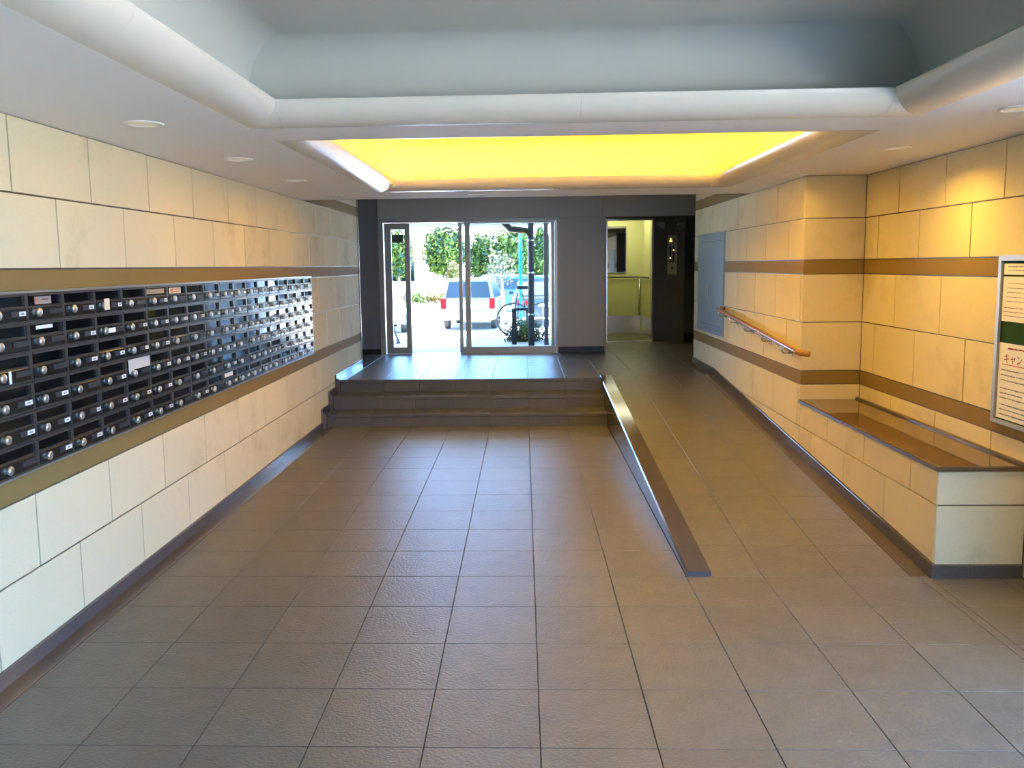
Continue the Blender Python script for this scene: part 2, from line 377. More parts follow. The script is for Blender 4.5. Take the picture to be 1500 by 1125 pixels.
# ---- ceiling with two coved openings
CXA, CXB = -1.27, 1.80
COVES = ((.93, 4.03), (4.41, 7.54))
YCE = 8.28
cb = MB()
def cslab(x0, x1, y0, y1): cb.box(x0, x1, y0, y1, ZC, ZC+.02)
cslab(XL-.1, CXA, YBACK, YCE); cslab(CXB, 3.0, YBACK, YCE)
cslab(CXA, CXB, YBACK, COVES[0][0]); cslab(CXA, CXB, COVES[0][1], COVES[1][0]); cslab(CXA, CXB, COVES[1][1], YCE)
cb.box(XL-.1, XR+.1, YCE-.03, YCE, ZC, 2.92)              # fascia of the drop
cb.box(-4.3, 4.7, YBACK, 16.2, 2.9, 3.0)                  # slab above
ceiling = tag(cb.build('ceiling', M_CEIL), 'white lowered ceiling with two coved recesses', 'ceiling', kind='structure')
def cove(y0, y1, mid):
    lip = [(.17*math.sin(t), ZC+.10*(1-math.cos(t))) for t in [math.pi/2*i/12 for i in range(13)]]
    lip += [(.155, ZC+.10), (.14, ZC+.085), (.10, ZC+.05), (-.01, ZC+.04)]
    vault = [(-.012, ZC+.02), (-.012, 2.47)]+[(.20-.212*math.cos(t), 2.47+.23*math.sin(t)) for t in [math.pi/2*i/12 for i in range(1, 13)]]
    sides = [lambda d, z: ((CXA+d, y0+d, z), (CXA+d, y1-d, z)), lambda d, z: ((CXA+d, y1-d, z), (CXB-d, y1-d, z)),
             lambda d, z: ((CXB-d, y1-d, z), (CXB-d, y0+d, z)), lambda d, z: ((CXB-d, y0+d, z), (CXA+d, y0+d, z))]
    for si, sd in enumerate(sides):
        # the cross sides are made of three lengths with a butt joint, the long sides of one
        cuts = (0, .055, .5, .945, 1) if si in (1, 3) else (0, .5, 1)
        for ca, cb_ in zip(cuts[:-1], cuts[1:]):
            m = MB(); prev = None
            for d, z in lip:
                a, b = Vector(sd(d, z)[0]), Vector(sd(d, z)[1]); L = (b-a).length
                p = a if ca == 0 else (a+(b-a)*0)+(Vector(sd(0, z)[1])-Vector(sd(0, z)[0])).normalized()*(ca*(Vector(sd(0, z)[1])-Vector(sd(0, z)[0])).length-d)
                q = b if cb_ == 1 else a+(Vector(sd(0, z)[1])-Vector(sd(0, z)[0])).normalized()*(cb_*(Vector(sd(0, z)[1])-Vector(sd(0, z)[0])).length-d-.0015)
                k = len(m.v); m.v += [tuple(p), tuple(q)]
                if prev is not None: m.f.append((prev, prev+1, k+1, k))
                prev = k
            m.build('cove_moulding', M_ROLL, ceiling, auto=40)
        m = MB(); prev = None
        for d, z in vault:
            a, b = sd(d, z); k = len(m.v); m.v += [a, b]
            if prev is not None: m.f.append((prev, prev+1, k+1, k))
            prev = k
        o = m.build('cove_vault', M_VAULT, ceiling, smooth=True)
    MB().quad((CXA+.2, y0+.2, 2.70), (CXB-.2, y0+.2, 2.70), (CXB-.2, y1-.2, 2.70), (CXA+.2, y1-.2, 2.70)).build('cove_top', M_VAULT, ceiling)
for y0, y1 in COVES: cove(y0, y1, 0)
# lamps hidden in the trough of the far cove
COVE_W = 48
def trough_lamp(loc, direc, length, share):
    L = bpy.data.lights.new('cove_lamp', 'AREA'); L.shape = 'RECTANGLE'; L.size = length; L.size_y = .05
    L.energy = COVE_W*share; L.color = (1, .46, .012)
    o = bpy.data.objects.new('cove_lamp', L); COL.objects.link(o); o.location = loc
    z = -Vector(direc).normalized(); ax = Y_ if abs(direc[0]) > .01 else X_
    yv = z.cross(ax).normalized(); xv = yv.cross(z)
    m = Matrix.Identity(4)
    for i in range(3): m[i][0], m[i][1], m[i][2], m[i][3] = xv[i], yv[i], z[i], loc[i]
    o.matrix_world = m
y0, y1 = COVES[1]; ym = (y0+y1)/2; xm = (CXA+CXB)/2
trough_lamp((CXA+.06, ym, 2.385), (.55, 0, 1), 2.9, 1); trough_lamp((CXB-.06, ym, 2.385), (-.55, 0, 1), 2.9, 1)
trough_lamp((xm, y0+.06, 2.385), (0, .55, 1), 2.9, 1); trough_lamp((xm, y1-.06, 2.385), (0, -.55, 1), 2.9, 1)

# ---- far end walls, header, elevator surround
wm = MB().box(-4.2, -2.075, YD-.01, YD+.15, ZL-.05, 2.9).box(-4.3, -4.2, YWL-.4, YD+.1, ZL-.05, 2.9).box(-4.2, -2.36, YWL-.15, YWL, ZL-.05, 2.9)
wall_end_left = tag(wm.build('wall_end_left', M_DGREY), 'dark grey end wall beside the sliding door', 'wall', kind='structure')
slab('baseboard', wall_end_left, (-4.1, YD-.005, ZL), X_, Z_, 2.03, .08, .02, M_BLACK)
wh = MB().box(.50, 1.155, YD-.04, YD+.14, ZL-.01, 2.345).box(1.135, 1.20, YD+.12, YLIFT+.02, ZL-.01, 2.9)
wall_end = tag(wh.build('wall_end', M_GREY), 'grey metal panel wall between the glass door and the elevator', 'wall', kind='structure')
slab('baseboard', wall_end, (.498, YD-.03, ZL), X_, Z_, .66, .092, .022, M_BLACK)
for a, b in ((-2.07, 1.128), (1.132, 3.1)):
    slab('header_panel', wall_end, (a, YD-.04, 2.345), X_, Z_, b-a, .56, .05, M_GREY, .004)
slab('header_soffit', wall_end, (-2.07, YD-.04, 2.352), X_, Y_, 5.17, .2, .008, M_GREY, .001)
# exterior shaft wall, corridor enclosure
M_EXT = mat('pale_exterior_render', (.62, .66, .72), .7, nscale=30, namt=.05)
tag(MB().box(.49, 1.1, YD+.14, 16.0, -.4, 3.6).box(1.1, 4.6, 15.55, 16.0, -.4, 3.6).build('wall_shaft', M_EXT), 'pale blue white outer wall of the elevator shaft seen through the glass', 'wall', kind='structure')
tag(MB().box(3.2, 3.3, YWR, 15.6, ZL-.05, 2.9).box(2.9, 3.3, YWR-.15, YWR-.01, ZL-.05, 2.9).build('wall_corridor', mat('painted_shade_panel', (.025, .025, .028), .6)), 'dark side corridor wall beyond the elevator', 'wall', kind='structure')  # near-black colour stands in for the shade of the unlit corridor
# lift front wall with opening
LX0, LX1, LZT = 1.33, 2.105, 2.40
lw = MB().box(1.19, LX0, YLIFT, YLIFT+.12, ZL-.01, 2.9).box(LX1, 2.60, YLIFT, YLIFT+.12, ZL-.01, 2.9).box(LX0, LX1, YLIFT, YLIFT+.12, LZT, 2.9)
M_LIFTW = mat('charcoal_panel', (.16, .155, .16), .5, nscale=150, namt=.08)
wall_lift = tag(lw.build('wall_lift', M_LIFTW), 'charcoal panel wall around the elevator opening', 'wall', kind='structure')
jb = MB().box(LX0, LX0+.03, YLIFT-.012, YLIFT+.12, ZL, LZT).box(LX1-.03, LX1, YLIFT-.012, YLIFT+.12, ZL, LZT).box(LX0+.03, LX1-.03, YLIFT-.012, YLIFT+.12, LZT-.03, LZT)
jb.build('door_jamb', M_STEEL, wall_lift)
MB().box(LX0, LX1, YLIFT-.02, YLIFT+.14, ZL-.02, ZL+.006).build('door_sill', M_STEEL, wall_lift)

# ---- sliding glass entrance at the far end
DT = 2.345
door = tag(empty('door_1', (-.8, YD, ZL)), 'sliding aluminium glass doors standing partly open to the car park', 'door', kind='structure')
def dbox(name, boxes, material=M_ALU, parent=None):
    m = MB()
    for b in boxes: m.box(*b)
    o = m.build(name, material); under(o, parent or door); return o
ZD1 = 2.30
dbox('door_frame', [(-2.075, -2.005, YD-.05, YD+.09, ZL, DT), (.475, .50, YD-.05, YD+.09, ZL, DT), (-2.005, .475, YD-.03, YD+.09, ZD1, DT+.006)], M_ALU)
dbox('threshold', [(-2.0, .475, YD-.05, YD+.1, ZL-.02, ZL+.004)], M_STEEL)
def sash(name, x0, x1, y, wl_, wr_, wb, wt, z1=ZD1-.004):
    s_ = dbox(name, [(x0, x0+wl_, y-.02, y+.02, ZL+.006, z1), (x1-wr_, x1, y-.02, y+.02, ZL+.006, z1), (x0+wl_, x1-wr_, y-.02, y+.02, ZL+.006, ZL+.006+wb), (x0+wl_, x1-wr_, y-.02, y+.02, z1-wt, z1)])
    g = MB().box(x0+wl_-.005, x1-wr_+.005, y-.004, y+.004, ZL+wb, z1-wt+.005).build('pane', M_GLASS); g.parent = s_
    g.matrix_parent_inverse = (door.matrix_basis @ s_.matrix_parent_inverse @ s_.matrix_basis).inverted() if False else Matrix.Identity(4)
    return s_
s1 = sash('moving_sash', -1.99, -1.625, YD-.0, .095, .075, .095, .09)
s2 = sash('fixed_sash', -.835, .472, YD+.0, .075, .018, .095, .012)
s3 = sash('moving_sash', -.93, .45, YD+.06, .05, .05, .09, .02)
sg = MB().box(-1.885, -1.72, YD-.010, YD-.006, 2.02, 2.135).build('sash_sign', mat('dark_sign', (.06, .065, .07), .3)); under(sg, door)

# ---- outdoors
ZG = -.33
M_ASPH = mat('pale_concrete_paving', (.42, .41, .39), .8, nscale=3, namt=.08)
g = MB().box(-4, .49, YD+.05, 14.6, -.2, ZL-.01)
g.prism([(14.6, ZL-.01), (19, ZG), (19, ZG-.3), (14.6, -.2)], 0, -30, 30)
g.box(-60, 60, 19, 120, ZG-.3, ZG)
g.box(-30, -4, 12.2, 14.6, -.2, ZL-.02); g.box(.49, 30, 16.0, 19, -.6, -.35)
tag(g.build('pavement', M_ASPH), 'bright pale paving and car park outside the doors', 'pavement', kind='structure')
tag(MB().box(-60, 60, -40, YBACK, -.35, -.02).box(2.9, 60, YBACK, 10.0, -.35, -.02).build('forecourt', mat('grey_asphalt', (.24, .23, .21), .85, nscale=4, namt=.1)), 'pale paving outside the street entrance', 'pavement', kind='structure')
tag(MB().box(-8, .48, YD+.1, 15.6, 2.50, 2.66).box(-8, .48, 15.6, 15.75, 2.395, 2.66).build('porch_soffit', mat('grey_soffit', (.42, .45, .50), .6)), 'grey canopy soffit over the porch outside', 'canopy', kind='structure')

# ================================================================== OBJECTS
ORD = ['first', 'second', 'third', 'fourth', 'fifth', 'sixth', 'seventh', 'eighth', 'ninth', 'tenth', 'eleventh', 'twelfth', 'thirteenth', 'fourteenth', 'fifteenth', 'sixteenth', 'seventeenth', 'eighteenth', 'nineteenth', 'twentieth']
# ---- mailboxes on the left wall
M_CASE = mat('dark_bronze_mailbox', (.050, .046, .040), .28, nscale=200, namt=.1)
M_MDOOR = mat('black_brown_mailbox_door', (.020, .017, .014), .16)
M_FLAP = mat('black_gloss_flap', (.006, .006, .007), .05)
M_KNOB = mat('silver_knob', (.66, .66, .64), .28, metal=.9)
M_KSTEM = mat('dark_chrome_collar', (.30, .36, .40), .25, metal=.9)
M_PLATE = mat('dark_name_holder', (.045, .045, .048), .3)
M_CARD = mat('white_name_card', (.86, .86, .84), .5)
MP, MH = .286, .1257
MY0, MZ0, MXF = 3.531-.286, .834, -2.108
NCOL, NROW = 18, 6
D_ = .05
def me_case():
    m = MB(); w, h = MP-.0016, MH-.0016
    # local frame: x out of wall, y along wall, z up; front at x=0
    m.box(-D_, 0, 0, .011, 0, h); m.box(-D_, 0, w-.011, w, 0, h)
    m.box(-D_, .003, .011, w-.011, h-.010, h); m.box(-D_, 0, .011, w-.011, 0, .008)
    m.box(-D_, -.004, .011, w-.011, .064, .070); m.box(-D_, -.045, .011, w-.011, .008, h-.010)
    return m.mesh('case', M_CASE)
def me_flap():
    m = MB(); w = MP-.0016
    m.prism([(-.017, .0705), (-.0125, .0705), (-.0140, MH-.013), (-.019, MH-.013)], 1, .0115, w-.0115)
    return m.mesh('flap', M_FLAP)
def me_door():
    m = MB(); w = MP-.0016
    m.prism([(-.02, .009), (.002, .009), (.005, .012), (.003, .060), (.0, .0635), (-.02, .0635)], 1, .0125, w-.0125)
    return m.mesh('door', M_MDOOR)
def me_knob():
    m = MB()
    m.lathe([(.0, .034), (.014, .034), (.0185, .031), (.0195, .026), (.018, .021), (.013, .019), (.013, .019), (.0, .019)], axis=0, seg=16)
    return m.mesh('knob', M_KNOB, smooth=True)
def me_collar():
    m = MB(); m.lathe([(.013, .0195), (.0135, .010), (.017, .006), (.017, .002), (.0, .002)], axis=0, seg=14)
    return m.mesh('knob_collar', M_KSTEM, smooth=True)
def me_plate():
    m = MB(); m.box(.003, .0065, .162, .268, .029, .052); m.box(.0065, .0075, .162, .166, .029, .052)
    return m.mesh('name_plate', M_PLATE)
def me_card(w, c):
    m = MB(); m.box(.0065, .0082, .262-w, .262, .0315, .0495)
    return m.mesh('name_card', c)
def me_print(w):
    m = MB(); m.box(.0082, .0086, .262-w*.75, .262-w*.3, .037, .044)
    return m.mesh('card_print', mat('grey_print', (.22, .22, .22), .6))
MM = dict(case=me_case(), flap=me_flap(), door=me_door(), knob=me_knob(), collar=me_collar(), plate=me_plate())
CARDS = [(me_card(w, c), w) for w, c in ((.045, M_CARD), (.052, M_CARD), (.036, M_CARD), (.045, mat('cream_name_card', (.82, .72, .50), .5)), (.05, mat('pinkish_name_card', (.80, .66, .60), .5)))]
PRINTS = {w: me_print(w) for w in (.045, .052, .036, .05)}
# rows from the top; -1 none, else card kind; near columns read from the photograph
KNOWN = {0: (0, -1, -1, 1, 1, -1), 1: (-1, -1, -1, 1, 0, 1), 2: (0, 0, 1, -1, 2, 4), 3: (2, -1, 0, 0, 4, -1), 4: (-1, 0, 2, -1, 3, 0), 5: (2, 2, 0, 0, 0, 4), 6: (-1, 0, -1, 0, -1, -1), 7: (-1, 3, -1, 2, -1, 0), 8: (0, 0, -1, 0, -1, -1), 9: (0, 0, 3, 0, 0, 3), 10: (0, 0, 0, -1, -1, 0)}
def child(name, me, parent):
    o = bpy.data.objects.new(name, me); return link(o, parent)
def sticker(parent, y0, y1, z0, z1, material, x=.0065, name='sticker'):
    return MB().box(x, x+.0012, y0, y1, z0, z1).build(name, material, parent)
M_TAN = mat('tan_notice', (.36, .28, .17), .5); M_DULL = mat('dull_notice', (.30, .25, .22), .5)
M_TAPE = mat('silver_tape', (.62, .60, .56), .3); M_RED = mat('orange_notice', (.62, .20, .06), .5)
SPECIAL = {(0, 2): 'a tall white sticker', (1, 0): 'a dull paper notice in its slot', (1, 1): 'a pale paper strip in its slot', (3, 0): 'a cream slip stuck on its knob', (3, 1): 'a white slip stuck on its knob',
           (4, 3): 'silver tape across its slot', (5, 0): 'a tan notice in its slot', (6, 0): 'an orange notice in its slot', (9, 5): 'a white notice in its slot', (14, 2): 'a white slip on its knob'}
for c in range(NCOL):
    for r in range(NROW):
        t = empty('mailbox', (MXF, MY0+c*MP, MZ0+(NROW-1-r)*MH))
        kc = KNOWN[c][r] if c in KNOWN else (0 if random.random() < .8 else -1)
        sp_ = SPECIAL.get((c, r))
        nfs = NCOL-1-c
        what = 'with '+sp_ if sp_ else ('with a white name card' if kc in (0, 1, 2) else 'with a tinted name card' if kc >= 3 else 'without a name card')
        tag(t, f'mailbox {what}, {ORD[nfs]} column from steps, {ORD[r]} row', 'mailbox', 'wall mailboxes')
        child('case', MM['case'], t); child('flap', MM['flap'], t)
        d = child('door', MM['door'], t)
        kn = child('knob', MM['knob'], d); kn.location = (0, .044, .043)
        co = child('knob_collar', MM['collar'], d); co.location = (0, .044, .043)
        child('name_plate', MM['plate'], d)
        if kc >= 0:
            cm, w = CARDS[kc]; child('name_card', cm, d)
            if c < 9: child('card_print', PRINTS[w], d)
        if sp_:
            k = (c, r)
            if k == (0, 2): sticker(d, .112, .130, .010, .062, M_CARD)
            elif k == (1, 0): sticker(t, .075, .205, .074, .108, M_DULL, -.010, 'notice'); sticker(t, .082, .092, .077, .105, M_RED, -.0085, 'notice_mark'); sticker(t, .13, .18, .092, .097, M_BLACK, -.0085, 'notice_print')
            elif k == (1, 1): sticker(t, .07, .20, .092, .108, M_PAPER, -.009, 'notice')
            elif k == (3, 0): sticker(d, .022, .075, .022, .078, mat('cream_slip', (.80, .68, .48), .6), .036)
            elif k == (3, 1): sticker(d, .05, .12, .032, .056, M_CARD, .036)
            elif k == (4, 3): sticker(t, .012, .27, .062, .118, M_TAPE, .006, 'tape'); sticker(t, .012, .07, .045, .075, M_TAPE, .008, 'tape')
            elif k == (5, 0): sticker(t, .02, .262, .080, .108, M_TAN, -.010, 'notice')
            elif k == (6, 0):
                sticker(t, .05, .22, .074, .108, mat('cream_notice', (.85, .72, .50), .5), -.010, 'notice'); sticker(t, .07, .11, .078, .104, M_RED, -.0085, 'notice_mark'); sticker(t, .12, .2, .080, .088, M_RED, -.0085, 'notice_mark'); sticker(t, .13, .2, .094, .102, M_RED, -.0085, 'notice_mark')
            elif k == (9, 5): sticker(t, .05, .22, .080, .108, M_CARD, -.009, 'notice')
            elif k == (14, 2): sticker(d, .03, .13, .035, .075, M_CARD, .036)
YM0, YM1 = MY0, MY0+NCOL*MP
sur = MB().box(XL-.003, MXF+.001, YM0-.006, YM1+.006, MZ0+NROW*MH, MZ0+NROW*MH+.010).box(XL-.003, MXF-.002, YM0-.006, YM1+.006, MZ0-.010, MZ0).box(XL-.003, MXF-.002, YM0-.006, YM0, MZ0, MZ0+NROW*MH).box(XL-.003, MXF-.002, YM1, YM1+.006, MZ0, MZ0+NROW*MH)
tag(sur.build('trim_1', mat('pale_bronze_trim', (.34, .31, .25), .3, metal=.4)), 'slim metal trim framing the whole bank of mailboxes', 'trim', kind='structure')
# recess filler behind the bank so that no wall tile shows through the open slots
# ---- handrail
hr = tag(empty('handrail', (XR, 6.5, .95)), 'curved wooden handrail on metal brackets along the ramp wall', 'handrail')
M_WOOD = mat('varnished_wood', (.33, .15, .045), .22, nscale=60, namt=.2)
def hu(o): under(o, hr); return o
hx = 2.082
rl = lambda y: 1.0+.0735*(y-6.62)
pts = [(XR-.002, 6.44, rl(6.5)-.010), (XR-.03, 6.445, rl(6.5)-.008), (hx+.02, 6.47, rl(6.52)-.004), (hx+.004, 6.52, rl(6.55)), (hx, 6.6, rl(6.62))]+[(hx, 6.6+i*.5, rl(6.62+i*.5)) for i in range(1, 6)]+[(hx, 9.10, rl(9.10)), (hx+.006, 9.16, rl(9.15)), (hx+.03, 9.195, rl(9.16)), (XR-.002, 9.20, rl(9.16))]
hu(MB().tube(pts, .021, 14).build('rail', M_WOOD, smooth=True))
for y in (6.88, 7.46, 8.05, 8.62, 9.10):
    z = rl(y)
    b = MB().tube([(hx, y, z-.018), (hx, y, z-.055), (hx+.012, y, z-.070), (XR-.006, y, z-.072)], .0075, 8).build('bracket', M_STEEL, smooth=True); hu(b)
    r_ = MB().lathe([(.0, -.008), (.024, -.008), (.026, -.004), (.026, 0)], origin=(XR+.001, y, z-.072), axis=0, seg=16).build('rosette', M_STEEL)
    r_.parent = b
# fastening strip along the top in bright metal
hu(MB().tube([(hx-.0, 6.62+i*.25, rl(6.62+i*.25)-.019) for i in range(0, 11)], .008, 8).build('support_strip', M_STEEL, smooth=True))

# ---- blue grey access panel
M_BLUE = mat('blue_grey_steel', (.20, .275, .345), .28)
ap = tag(empty('access_panel', (XR, 9.23, .87)), 'blue grey steel access door set into the tiled ramp wall', 'access door')
def au(o): under(o, ap); return o
PY0, PY1, PZ0, PZ1 = 9.226, 10.605, .868, 2.018
au(slab('frame', None, (XR+.004, PY1, PZ0), -Y_, Z_, PY1-PY0, PZ1-PZ0, .010, M_BLUE, .002))
au(slab('door', None, (XR-.005, PY1-.03, PZ0+.03), -Y_, Z_, PY1-PY0-.06, PZ1-PZ0-.06, .006, M_BLUE, .002))
dk = mat('blue_groove', (.09, .13, .17), .4)
for z in (PZ0+.10, PZ1-.10):
    au(MB().box(XR-.0125, XR-.010, PY0+.12, PY1-.20, z-.003, z+.003).build('groove', dk))
au(slab('handle', None, (XR-.0105, 10.02, 1.25), -Y_, Z_, .06, .20, .006, M_ALU, .002))

# ---- notice board on the alcove wall
nb = tag(empty('notice_board', (XR2, 4.7, .77)), 'aluminium framed green notice board with papers on the alcove wall', 'notice board')
def nu(o): under(o, nb); return o
NY1, NY0, NZ0, NZ1 = 4.735, 3.35, .785, 1.70
fx = XR2-.035
fr = MB().box(fx, XR2+.002, NY1-.028, NY1, NZ0, NZ1).box(fx, XR2+.002, NY0, NY0+.028, NZ0, NZ1).box(fx, XR2+.002, NY0+.028, NY1-.028, NZ1-.030, NZ1).box(fx, XR2+.002, NY0+.028, NY1-.028, NZ0, NZ0+.022)
nu(fr.build('frame', M_ALU))
nu(MB().box(XR2-.02, XR2-.001, NY0+.02, NY1-.02, NZ0+.015, NZ1-.02).build('felt', mat('green_felt', (.003, .045, .009), .95)))
px_ = XR2-.0215
def paper(name, label, y1, w, z0, z1, material=M_PAPER, lift=.0):
    o = MB().box(px_-.0015, px_, y1-w, y1, z0, z1).build(name, material)
    tag(o, label, 'notice', 'papers on the notice board'); return o
M_INK = mat('grey_ink', (.24, .23, .22), .6); M_INKR = mat('dark_red_ink', (.25, .03, .03), .6)
def lines(parent, y1, w, z1, n, dz, material=M_INK, hgt=.006):
    m = MB(); rnd = random.Random(int(z1*1000))
    for i in range(n):
        y = y1
        end = y1-w*rnd.uniform(.55, 1)
        while y > end:
            L = rnd.uniform(.012, .065); m.box(px_-.0019, px_-.0014, y-L, y, z1-i*dz-hgt*rnd.uniform(.6, 1), z1-i*dz); y -= L+.004
    o = m.build('printed_lines', material, parent); o['kind'] = 'stuff'; return o
p1 = paper('notice_paper', 'narrow white paper pinned along the top of the notice board', 4.700, .42, 1.555+.04, 1.655)
lines(p1, 4.66, .3, 1.64, 2, .02)
p2 = paper('notice_paper', 'white printed sheet pinned just above the green gap', 4.700, .42, 1.345, 1.585)
lines(p2, 4.66, .26, 1.55, 5, .024, M_INK, .004); lines(p2, 4.68, .3, 1.42, 3, .022, M_INKR, .004)
p3 = paper('notice_paper', 'large white notice with a red underlined heading below the green gap', 4.703, .42, .815, 1.228)
lines(p3, 4.62, .2, 1.205, 1, .02, M_INKR, .010)
lines(p3, 4.675, .32, 1.085, 3, .028, M_INK, .008); lines(p3, 4.675, .32, .985, 3, .026, M_INK, .008); lines(p3, 4.675, .32, .895, 3, .026, M_INK, .008)
MB().box(px_-.0020, px_-.0014, 4.45, 4.665, 1.110, 1.114).build('red_underline', mat('red_ink', (.5, .03, .02), .6), p3)
tc = bpy.data.curves.new('heading', 'FONT'); tc.body = 'キャン'; tc.size = .058; tc.extrude = .0004
to = bpy.data.objects.new('heading_tmp', tc); COL.objects.link(to)
dg = bpy.context.evaluated_depsgraph_get(); tme = bpy.data.meshes.new_from_object(to.evaluated_get(dg)); bpy.data.objects.remove(to)
tme.materials.clear(); tme.materials.append(M_INKR)
ho = bpy.data.objects.new('heading', tme); link(ho, p3)
hm = Matrix.Identity(4); uu, vv = -Y_, Z_; nn = uu.cross(vv)
for i in range(3): hm[i][0], hm[i][1], hm[i][2] = uu[i], vv[i], nn[i]
hm[0][3], hm[1][3], hm[2][3] = px_-.0018, 4.655, 1.125
ho.matrix_basis = hm

# ---- downlights: unlit fixtures, with amber fill lamps and a faint lens glow added
M_RING = mat('white_trim_ring', (.80, .79, .75), .35); M_LENS = emit('frosted_lens', (.85, .80, .62), .10)
FILL_W = 6.4
DL = [(-1.69, 3.83, 'mailbox wall', 0), (-1.695, 5.11, 'mailbox wall', 1), (-1.70, 6.39, 'mailbox wall', 2), (-1.705, 7.70, 'mailbox wall', 3),
      (2.16, 3.86, 'alcove wall', 0), (2.18, 5.13, 'alcove wall', 1), (2.0, 6.40, 'alcove wall', 2), (-.41, 7.85, 'steps', 0), (.89, 7.82, 'steps', 1)]
LAB = ['round recessed downlight above the mailboxes, fourth from the steps', 'round recessed downlight above the mailboxes, third from the steps', 'round recessed downlight above the mailboxes, second from the steps', 'round recessed downlight above the mailboxes, nearest the steps',
       'round recessed downlight above the notice board', 'round recessed downlight above the middle of the granite ledge', 'round recessed downlight by the pilaster at the end of the ledge', 'round recessed downlight past the lit cove, on the mailbox side', 'round recessed downlight past the lit cove, on the ramp side']
for (x, y, _, _), lb, power in zip(DL, LAB, (.07, .07, .12, .12, .8, 1.05, .2, .4, 1.6)):
    t = tag(empty('downlight', (x, y, ZC)), lb, 'downlight', 'ceiling downlights')
    r_ = MB().lathe([(.062, .0), (.066, -.006), (.080, -.007), (.086, -.003), (.087, .001)], seg=28).build('trim_ring', M_RING, t, smooth=True)
    MB().lathe([(.0, -.0035), (.040, -.0035), (.062, -.0015), (.064, .001)], seg=28).build('lens', M_LENS, t, smooth=True)
    L = bpy.data.lights.new('amber_fill_lamp', 'AREA'); L.shape = 'DISK'; L.size = .10; L.energy = FILL_W*power; L.color = (1, .60, .09); L.spread = math.radians(150)  # amber fill added to warm the walls, power set lamp by lamp
    lo_ = bpy.data.objects.new('amber_fill_lamp', L); link(lo_, t); lo_.location = (0, 0, -.008)

# ---- elevator cab
el = tag(empty('elevator', (1.7, 14.0, ZL)), 'lit elevator cab with yellow green walls and a mirror, door open', 'elevator')
def eu(o): under(o, el); return o
M_CAB = mat('pale_green_cab', (.60, .60, .30), .35); M_CABL = mat('green_wainscot', (.50, .50, .22), .4)
EX0, EX1, EY0, EY1, EZ1 = 1.20, 2.13, YLIFT+.125, 15.40, 2.62
eu(MB().box(EX0-.03, EX1+.03, EY1, EY1+.03, ZL, EZ1).build('back_wall', M_CAB))
eu(MB().box(EX1, EX1+.03, EY0, EY1, ZL, EZ1).build('side_wall', M_CAB)); eu(MB().box(EX0-.03, EX0, EY0, EY1, ZL, EZ1).build('side_wall', M_CAB))
eu(MB().box(EX0, EX1, EY0, EY1, ZL-.03, ZL+.004).build('cab_floor', mat('olive_cab_floor', (.10, .10, .05), .45)))
eu(MB().box(EX0, EX1, EY0, EY1, EZ1, EZ1+.03).build('cab_ceiling', M_WHITE))
eu(MB().box(1.35, 1.98, 14.25, 15.1, EZ1-.015, EZ1-.002).build('ceiling_lamp', emit('cab_lamp', (1, .97, .70), 4)))
mir = eu(MB().box(1.30, 1.835, EY1-.020, EY1-.012, 1.53, 2.33).build('mirror', mat('mirror', (.75, .78, .80), .03, metal=1)))
MB().box(1.285, 1.30, EY1-.024, EY1-.002, 1.515, 2.345).box(1.835, 1.85, EY1-.024, EY1-.002, 1.515, 2.345).box(1.30, 1.835, EY1-.024, EY1-.002, 1.515, 1.53).box(1.30, 1.835, EY1-.024, EY1-.002, 2.33, 2.345).build('mirror_frame', M_STEEL, mir)
eu(slab('wainscot', None, (1.22, EY1+.001, .745), X_, Z_, .84, .675, .012, M_CABL, .003)); eu(slab('wainscot', None, (EX1+.001, 15.37, .745), -Y_, Z_, 1.3, .675, .012, M_CABL, .003))
eu(slab('kick_plate', None, (1.21, EY1+.001, ZL+.01), X_, Z_, .90, .33, .006, M_STEEL, .002)); eu(slab('kick_plate', None, (EX1+.001, 15.37, ZL+.01), -Y_, Z_, 1.3, .33, .006, M_STEEL, .002))
eu(MB().tube([(1.24, EY1-.05, 1.44), (2.02, EY1-.05, 1.44), (2.07, EY1-.08, 1.44), (2.08, EY1-.14, 1.44), (2.08, 14.2, 1.44)], .013, 10).build('grab_rail', mat('dark_rail', (.05, .045, .04), .3), smooth=True))
eu(MB().tube([(2.085, EY1-.03, ZL+.34), (2.085, EY1-.03, 1.40)], .012, 8).build('corner_post', M_STEEL, smooth=True))
eu(MB().box(LX1+.001, LX1+.5, YLIFT+.075, YLIFT+.105, ZL, LZT).build('sliding_door', M_STEEL))
# ---- hall call plate and stickers on the charcoal panel
hc = tag(empty('call_plate', (2.40, YLIFT, 1.5)), 'steel elevator call plate with a lit orange arrow and two indicator slots', 'call plate')
def hcu(o): under(o, hc); return o
hcu(slab('plate', None, (2.325, YLIFT+.001, 1.495), X_, Z_, .152, .628, .010, mat('satin_plate', (.62, .63, .62), .4), .002))
yf = YLIFT-.0095
hcu(MB().prism([(2.352, 2.022), (2.398, 2.022), (2.375, 2.080)], 1, yf-.003, yf+.001).build('lit_arrow', emit('amber_lamp', (1, .45, .05), 2)))
hcu(MB().prism([(2.408, 2.022), (2.452, 2.022), (2.430, 2.080)], 1, yf-.003, yf+.001).build('dark_arrow', M_BLACK))
for x, zz in ((2.355, 1.76), (2.408, 1.885)):
    s_ = hcu(MB().box(x, x+.028, yf-.002, yf+.001, 1.69, 1.945).build('indicator_slot', M_BLACK))
    MB().box(x+.005, x+.023, yf-.004, yf-.001, zz-.009, zz+.009).build('lit_number', emit('amber_number', (1, .75, .3), 2), s_)
b_ = hcu(MB().lathe([(.0, -.008), (.018, -.008), (.021, -.004), (.021, .001)], origin=(2.40, yf, 1.60), axis=1, seg=16).build('call_button', mat('dark_button', (.05, .06, .07), .3)))
